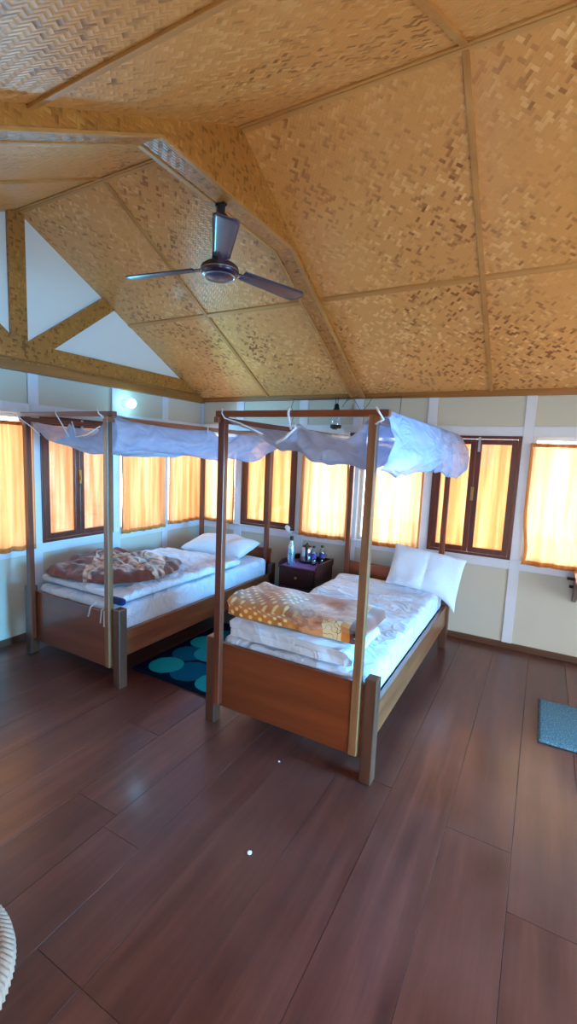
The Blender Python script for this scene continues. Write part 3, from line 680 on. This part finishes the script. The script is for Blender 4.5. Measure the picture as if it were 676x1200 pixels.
tie(n1, [(.90, -2.405, 1.80), (.92, -2.405, 1.76), (.93, -2.40, 1.70), (1.05, -2.405, 1.715), (1.19, -2.412, 1.77)], .007)
tie(n1, [(1.17, -2.42, 1.885), (1.20, -2.43, 1.85), (1.23, -2.41, 1.82)], .008)
tie(n1, [(1.21, -1.40, 1.81), (1.258, -1.42, 1.83), (1.262, -1.43, 1.80), (1.25, -1.44, 1.76)], .010)

# ------------------------------------------------------------------ nightstand and the things on it
def nightstand():
    x0, x1, y0, y1, h = 1.455, 1.865, -.50, -.10, .535; cx, cy = (x0+x1)/2, (y0+y1)/2
    root = empty('nightstand', (cx, cy, 0)); tag(root, 'dark brown wooden nightstand with a drawer between the two beds', 'nightstand')
    W, D = (x1-x0)/2, (y1-y0)/2; m = M['night']
    bm = bmesh.new(); bx(bm, -W, -W+.02, -D, D, .04, h-.02); bx(bm, W-.02, W, -D, D, .04, h-.02); bx(bm, -W+.02, W-.02, D-.015, D, .04, h-.02); bx(bm, -W+.02, W-.02, -D, D-.015, .04, .06); bx(bm, -W+.02, W-.02, -D+.01, D-.015, .335, .35)
    link('body', bm, m, root, bevel=.003)
    bm = bmesh.new(); bx(bm, -W-.008, W+.008, -D-.01, D, h-.02, h); link('top', bm, m, root, bevel=.004)
    bm = bmesh.new()
    for s in (-1, 1): prism(bm, [(-D, h), (D, h), (D, h+.05), (-D+.06, h+.05), (-D, h+.02)], 0, s*W-.009, s*W+.009)
    bx(bm, -W, W, D-.018, D, h, h+.05); link('gallery_rail', bm, m, root, bevel=.003)
    d = box('drawer', -W+.024, W-.024, -D-.012, -D+.3, .355, h-.026, m, root)
    bm = bmesh.new(); lathe(bm, [(.006, 0), (.007, .01), (.014, .018), (.013, .026), (.005, .03)], 14); bmesh.ops.rotate(bm, verts=bm.verts, matrix=Matrix.Rotation(PI/2, 3, 'X')); bmesh.ops.translate(bm, verts=bm.verts, vec=(0, -D-.011, .435)); link('knob', bm, M['brass'], d, smooth=True)
    dr = box('cupboard_door', -W+.024, W-.024, -D-.004, -D+.012, .065, .33, m, root)
    for sx in (-1, 1):
        for sy in (-1, 1): box('foot', sx*(W-.02)-.018, sx*(W-.02)+.018, sy*(D-.02)-.018, sy*(D-.02)+.018, 0, .04, m, root)
nightstand()
zt = .5355
bm = bmesh.new(); bx(bm, 1.475, 1.842, -.495, -.20, zt, zt+.003); tag(link('table_mat', bm, M['purple'], bevel=.001), 'purple cloth mat on top of the nightstand', 'table mat')
zt += .0035
def thing_lathe(name, parts, loc, label, cat, n=24):
    root = empty(name, loc); tag(root, label, cat)
    for nm, prof, m in parts:
        bm = bmesh.new(); lathe(bm, prof, n); link(nm, bm, M[m], root, smooth=True)
    return root
M['clear'] = glass_thin('clear_plastic', (.9, .93, .97, 1), .4)
M['water'] = glass_thin('clear_water', (.82, .88, .94, 1), .3)
fl_ = thing_lathe('steel_flask', [('body', [(.034, 0), (.036, .01), (.036, .165), (.033, .19), (.020, .225), (.015, .245), (.015, .25)], 'blueb'), ('cap', [(.0165, .25), (.018, .255), (.018, .285), (.014, .292)], 'black')], (1.553, -.44, zt), 'slim pale blue steel flask at the left front of the nightstand', 'flask')
bm = bmesh.new()
for k in range(14):
    a0, a1 = 2*PI*k/14, 2*PI*(k+1)/14
    def pp(a, r): t_ = -PI/2+.35+ r*math.cos(a)/.0365; return (.0365*math.cos(t_), .0365*math.sin(t_), .11+r*math.sin(a))
    bm.faces.new([bm.verts.new(pp(a0, .010)), bm.verts.new(pp(a1, .010)), bm.verts.new(pp(a1, .015)), bm.verts.new(pp(a0, .015))])
link('ring_emblem', bm, M['black'], fl_, solid=.001)
# electric kettle
kt = empty('electric_kettle', (1.632, -.245, zt+.0), math.radians(24)); tag(kt, 'shiny steel electric kettle with black handle behind the flask on the nightstand', 'kettle')
bm = bmesh.new(); lathe(bm, [(.074, 0), (.078, .012), (.076, .02)], 28); link('base', bm, M['black'], kt, smooth=True)
bm = bmesh.new(); lathe(bm, [(.070, .02), (.072, .03), (.066, .08), (.057, .14), (.050, .165)], 28); link('body', bm, M['metal'], kt, smooth=True)
bm = bmesh.new(); lathe(bm, [(.051, .165), (.046, .176), (.02, .184), (.008, .19), (.009, .20), (.004, .205)], 24); link('lid', bm, M['black'], kt, smooth=True)
bm = bmesh.new(); tube(bm, [(0, -.045, .172), (0, -.085, .175), (0, -.108, .155), (0, -.108, .09), (0, -.095, .05), (0, -.068, .035)], [.011, .012, .012, .012, .011, .01], 10); link('handle', bm, M['black'], kt, smooth=True)
bm = bmesh.new(); prism(bm, [(.05, .13), (.088, .158), (.05, .165)], 0, -.014, .014); link('spout', bm, M['metal'], kt)
def water_bottle(x, y, label):
    b = thing_lathe('water_bottle', [('body', [(.024, 0), (.029, .008), (.029, .05), (.027, .055), (.029, .06), (.029, .12), (.026, .14), (.014, .165), (.0125, .178)], 'clear'), ('water', [(.022, .004), (.0265, .01), (.0265, .05), (.0245, .055), (.0265, .06), (.0265, .12)], 'water'), ('bottle_label', [(.0295, .075), (.0296, .077), (.0296, .115), (.0295, .117)], 'label'), ('cap', [(.0145, .178), (.015, .18), (.015, .196), (.013, .198)], 'black')], (x, y, zt), label, 'bottle')
    b['group'] = 'water bottles on the nightstand'
water_bottle(1.742, -.31, 'clear plastic water bottle with purple label, left one of the pair on the nightstand')
water_bottle(1.800, -.235, 'clear plastic water bottle with purple label, right one of the pair on the nightstand')
# crumpled tissue on the sill
bm = bmesh.new(); bmesh.ops.create_icosphere(bm, subdivisions=3, radius=.028)
for v in bm.verts: v.co *= 1+.5*N(v.co.x*40, v.co.y*40, v.co.z*40); v.co.z *= 1.25
o = link('crumpled_tissue', bm, M['paper'], smooth=True); o.location = (1.285, -.052, Z0+.03); tag(o, 'small crumpled white tissue on the window ledge left of the flask', 'tissue')
trim(lambda b: bx(b, 1.24, 1.33, -.085, -.03, Z0-.022, Z0+.0), M['trimw'])

# ------------------------------------------------------------------ ceiling fan
fan = empty('ceiling_fan', (1.985, -2.238, 3.006)); tag(fan, 'dark purple three blade ceiling fan hanging from the mat covered beam', 'ceiling fan')
bm = bmesh.new(); bx(bm, -.03, .03, -.015, .015, -.012, 0); tube(bm, [(0, 0, -.01), (0, 0, -.10)], .022, 12); tube(bm, [(-.028, 0, -.01), (-.03, 0, -.07)], .004, 6); link('hanger', bm, M['wire'], fan, smooth=False)
bm = bmesh.new(); tube(bm, [(0, 0, -.05), (0, 0, -.33)], .012, 12); link('down_rod', bm, M['fan'], fan, smooth=True)
bm = bmesh.new(); lathe(bm, [(.030, -.055), (.040, -.06), (.046, -.085), (.045, -.12), (.042, -.20), (.045, -.28), (.050, -.318)], 40, wob=lambda a, z: 1+.10*math.sin(3*a+z*30)*.5+.06*N(math.cos(a)*2, math.sin(a)*2, z*9)); link('shaft_cover', bm, M['shroud'], fan, smooth=True)
bm = bmesh.new(); lathe(bm, [(.04, -.312), (.085, -.318), (.103, -.332), (.107, -.346), (.104, -.352), (.107, -.358), (.102, -.370), (.085, -.386), (.080, -.383), (.060, -.394), (.030, -.398), (.01, -.399)], 40); link('motor', bm, M['fan'], fan, smooth=True)
bm = bmesh.new(); lathe(bm, [(.080, -.384), (.084, -.390), (.088, -.384)], 32, cap=False); lathe(bm, [(.104, -.351), (.109, -.354), (.105, -.360)], 40, cap=False); link('trim_ring', bm, M['metal'], fan, smooth=True)
def blade(ang, L=.612):
    bm = bmesh.new(); c, s = math.cos(ang), math.sin(ang)
    def P(u, v):
        r = lerp(.15, L, u); w = lerp(.045, .062, u)*(1-.35*max(0, (u-.93)/.07)**2); y = (v-.5)*2*w
        z = -.335-y*.20-.010*(u)-.004*(1-(2*v-1)**2)
        return (r*c-y*s, r*s+y*c, z)
    grid(bm, 20, 6, P); b = link('blade', bm, M['blade'], fan, smooth=True, solid=.004)
    bm = bmesh.new(); bar(bm, (c*.07, s*.07, -.340), (c*.22, s*.22, -.338), .035, .006); link('blade_arm', bm, M['fan'], b, bevel=.001)
# blade directions measured from the photograph's tips
for a_ in (190.5, 70.5, 310.5): blade(math.radians(a_))

# ------------------------------------------------------------------ wall lamp (LED) and hanging lantern
wl = empty('wall_lamp', (0, -1.17, 2.07)); tag(wl, 'glowing white blue LED bulb in a holder high on the left wall', 'lamp')
bm = bmesh.new(); lathe(bm, [(.04, 0), (.04, .012), (.022, .018), (.02, .045)], 20); bmesh.ops.rotate(bm, verts=bm.verts, matrix=Matrix.Rotation(PI/2, 3, 'Y')); link('bulb_holder', bm, M['paper'], wl, smooth=True)
bm = bmesh.new(); lathe(bm, [(.018, 0), (.026, .012), (.042, .035), (.046, .055), (.036, .08), (.016, .093), (.002, .096)], 24); bmesh.ops.rotate(bm, verts=bm.verts, matrix=Matrix.Rotation(PI/2, 3, 'Y')); bmesh.ops.translate(bm, verts=bm.verts, vec=(.045, 0, 0)); link('bulb', bm, M['led'], wl, smooth=True)
ld = bpy.data.lights.new('led_light', 'SPOT'); ld.energy = LED_POWER; ld.color = (.14, .62, 1.0); ld.shadow_soft_size = .035; ld.spot_size = math.radians(172); ld.spot_blend = .25
lo = bpy.data.objects.new('led_light', ld); COL.objects.link(lo); lo.location = (.155, -1.17, 2.07); lo.rotation_euler = Vector((-.8, 0, .6)).to_track_quat('Z', 'Y').to_euler()
lt = empty('hanging_lantern', (1.815, -.10, 0)); tag(lt, 'small glass lantern with black cap hanging under the eave above the near bed', 'lantern')
bm = bmesh.new(); tube(bm, [(-.012, 0, 2.235), (-.012, 0, 2.16)], .003, 6); tube(bm, [(.012, 0, 2.235), (.012, 0, 2.16)], .003, 6); lathe(bm, [(.012, 2.165), (.022, 2.15), (.026, 2.12), (.036, 2.105), (.04, 2.085)], 20); link('cap', bm, M['black'], lt, smooth=True)
bm = bmesh.new(); lathe(bm, [(.04, 2.085), (.052, 2.07), (.055, 2.0), (.053, 1.955)], 28, cap=False); link('glass_shade', bm, M['clear'], lt, smooth=True)
bm = bmesh.new(); lathe(bm, [(.012, 2.085), (.014, 2.06), (.026, 2.035), (.024, 2.01), (.008, 1.998)], 20); link('bulb', bm, M['paper'], lt, smooth=True)
bm = bmesh.new(); lathe(bm, [(.053, 1.955), (.056, 1.95), (.056, 1.925), (.045, 1.915), (.03, 1.905)], 28); link('base', bm, M['black'], lt, smooth=True)
def cable(name, pts, label, r=.0025, m='wire'):
    bm = bmesh.new(); tube(bm, pts, r, 6); return tag(link(name, bm, M[m], smooth=True), label, 'wire')
cable('electric_wire', [(1.28, -.06, 2.225), (1.36, -.065, 2.215), (1.55, -.065, 2.218), (1.75, -.07, 2.21), (1.92, -.065, 2.225), (2.1, -.065, 2.219), (2.45, -.065, 2.222)], 'thin dark wire running along the eave above the near bed')
cable('hanging_string', [(2.455, -.07, 2.225), (2.46, -.10, 2.10), (2.457, -.14, 1.95), (2.46, -.2, 1.83)], 'thin string hanging from the eave to the net right of the lantern')
cable('hanging_string', [(1.31, -.07, 2.225), (1.29, -.09, 2.14), (1.33, -.1, 2.06), (1.31, -.11, 1.95), (1.32, -.12, 1.86)], 'thin string hanging from the eave left of the lantern')
cable('looped_wire', [(1.92, -.06, 2.225), (1.86, -.07, 2.13), (1.90, -.07, 2.19), (1.97, -.07, 2.22), (2.03, -.07, 2.14), (2.07, -.07, 2.08), (2.13, -.07, 2.15), (2.17, -.07, 2.22)], 'wire looped against the wall batten just right of the lantern')

# ------------------------------------------------------------------ rugs
def rug_mat():
    t = NT('teal_circle_rug_pile'); o = t.coord(); s = t.n('ShaderNodeSeparateXYZ'); t.l(o, s.inputs[0])
    pile = t.noise(o, 90, 3, .7); c = t.mix(pile, C(4, 12, 34), C(8, 26, 56))
    nz = t.math('MULTIPLY', t.math('SUBTRACT', t.noise(o, 30, 2), .5), .012)
    def circ(x, y, r, col, c, dark=.8):
        dx = t.math('SUBTRACT', s.outputs[0], x); dy = t.math('SUBTRACT', s.outputs[1], y); d = t.math('SQRT', t.math('ADD', t.math('MULTIPLY', dx, dx), t.math('MULTIPLY', dy, dy)))
        d = t.math('ADD', d, nz); m = t.math('LESS_THAN', d, r); return t.mix(m, c, t.mix(pile, tuple(v*dark*.8 for v in col[:3])+(1,), col))
    ox, oy = RC
    dk = C(0, 104, 150); lt_ = C(30, 178, 200)
    for x, y, r, k in ((1.34, -1.70, .135, dk), (1.55, -1.93, .15, dk), (1.30, -1.46, .12, lt_), (1.50, -1.60, .15, lt_), (1.72, -1.72, .14, lt_), (1.80, -1.97, .13, lt_), (1.40, -1.25, .14, dk), (1.62, -1.36, .13, dk), (1.85, -1.45, .13, lt_), (1.75, -1.18, .12, lt_), (1.333, -1.95, .13, lt_)):
        c = circ(x-ox, y-oy, r, k, c)
    return t.done(t.bsdf(c, .95, .1, bump=pile, bd=.004))
RC = (1.60, -1.56)
def rug_bm(w, d, h, step=.02):
    bm = bmesh.new(); softbox(bm, -w/2, w/2, -d/2, d/2, 0, h, min(.008, h*.45), step, lambda p: Vector((p.x, p.y, p.z+(.003*N(p.x*30, p.y*30) if p.z > h*.6 else 0)))); return bm
o = link('teal_rug', rug_bm(.90, 1.12, .018), rug_mat(), smooth=True); o.location = (RC[0], RC[1], .001); tag(o, 'dark teal shaggy rug with turquoise circles on the floor between the beds', 'rug')
t = NT('grey_teal_mat_pile'); oc = t.coord(); nn = t.noise(oc, 140, 2, .8); cc = t.ramp(nn, [(.35, C(52, 78, 92)[:3]), (.55, C(92, 118, 126)[:3]), (.7, C(150, 172, 172)[:3])]); dm = t.done(t.bsdf(cc, .95, .1, bump=nn, bd=.003))
o = link('door_mat', rug_bm(.62, .565, .014), dm, smooth=True); o.location = (4.125, -1.15, .001); tag(o, 'small grey teal mat on the floor at the right edge', 'mat')

# ------------------------------------------------------------------ cane stool at bottom left
def stool():
    root = empty('cane_stool', (2.55, -4.095, 0)); tag(root, 'round woven cane stool with a pale braided rim at the bottom left corner', 'stool')
    t = NT('woven_cane'); uv = t.coord('Object'); b1 = t.n('ShaderNodeTexBrick'); 
    mp = t.mapping(uv, (1, 1, 1)); 
    s_ = t.n('ShaderNodeSeparateXYZ'); t.l(uv, s_.inputs[0]); ang = t.math('ARCTAN2', s_.outputs[1], s_.outputs[0]); rad = t.math('SQRT', t.math('ADD', t.math('MULTIPLY', s_.outputs[0], s_.outputs[0]), t.math('MULTIPLY', s_.outputs[1], s_.outputs[1])))
    w1 = t.math('SINE', t.math('MULTIPLY', ang, 150)); w2 = t.math('SINE', t.math('MULTIPLY', t.math('ADD', rad, s_.outputs[2]), 420)); ww = t.math('MULTIPLY', w1, w2)
    c = t.ramp(t.math('MULTIPLY_ADD', ww, .5, .5), [(.2, C(70, 44, 34)[:3]), (.5, C(166, 132, 108)[:3]), (.85, C(206, 182, 156)[:3])]); mw = t.done(t.bsdf(c, .6, .4, bump=ww, bd=.004))
    bm = bmesh.new(); lathe(bm, [(.19, 0.0), (.20, .02), (.17, .10), (.145, .20), (.17, .30), (.215, .39), (.235, .42)], 48); link('body', bm, mw, root, smooth=True)
    bm = bmesh.new(); lathe(bm, [(.0, .418), (.12, .420), (.20, .428), (.215, .432)], 48, cap=False); link('seat', bm, mw, root, smooth=True)
    bm = bmesh.new(); R_ = .235; nw = 110; mr = plain('pale_cane_rim', C(178, 152, 134), .6, var=.35, vs=60)
    for k in range(nw):
        a = 2*PI*k/nw; pts = []
        for q in range(7):
            th = q/6*PI*1.7-.3; rr = R_+.026*math.cos(th); aa = a+q*.035; pts.append((rr*math.cos(aa), rr*math.sin(aa), .425+.026*math.sin(th)))
        tube(bm, pts, .0078, 6)
    link('braided_rim', bm, mr, root, smooth=True)
    bm = bmesh.new(); bmesh.ops.create_circle; n_ = 48
    lathe(bm, [(.19, .0), (.205, .0), (.212, .012), (.20, .025), (.188, .015)], 48, cap=False); link('base_ring', bm, mr, root, smooth=True)
stool()
# ------------------------------------------------------------------ wall shelf at right edge
sh = empty('wall_shelf', (4.30, -.02, .78)); tag(sh, 'red brown wooden wall shelf with pegs at the right edge under the bright curtain', 'shelf')
M['shelfw'] = wood('polished_shelf_wood', C(120, 56, 40), C(168, 96, 74), 1, .25, .5, 12)
bm = bmesh.new(); bx(bm, -.32, .45, -.50, .0, 0, .02); link('shelf_board', bm, M['shelfw'], sh, bevel=.003)
for x in (-.305, .40): bm = bmesh.new(); prism(bm, [(-.45, 0), (0, 0), (0, -.26), (-.05, -.24)], 0, x, x+.03); link('bracket', bm, M['sash'], sh, bevel=.003)
for z in (-.06, -.125):
    bm = bmesh.new(); tube(bm, [(-.275, -.03, z), (-.355+(.02 if z < -.1 else 0), -.035, z+.004)], .012, 10); link('peg', bm, M['leg'], sh)
# paper scraps on the floor
for k, (x, y, s, lab) in enumerate(((2.783, -2.975, .010, 'tiny white paper scrap on the open floor in front of the near bed'), (2.60, -2.42, .006, 'tiny white speck on the floor just beneath the near bed footboard'))):
    bm = bmesh.new(); bmesh.ops.create_icosphere(bm, subdivisions=2, radius=s)
    for v in bm.verts: v.co *= 1+.5*N(v.co.x*90, v.co.y*90, v.co.z*90); v.co.z = v.co.z*.35+s*.3
    o = link('paper_scrap', bm, M['paper']); o.location = (x, y, .001); tag(o, lab, 'paper scrap')
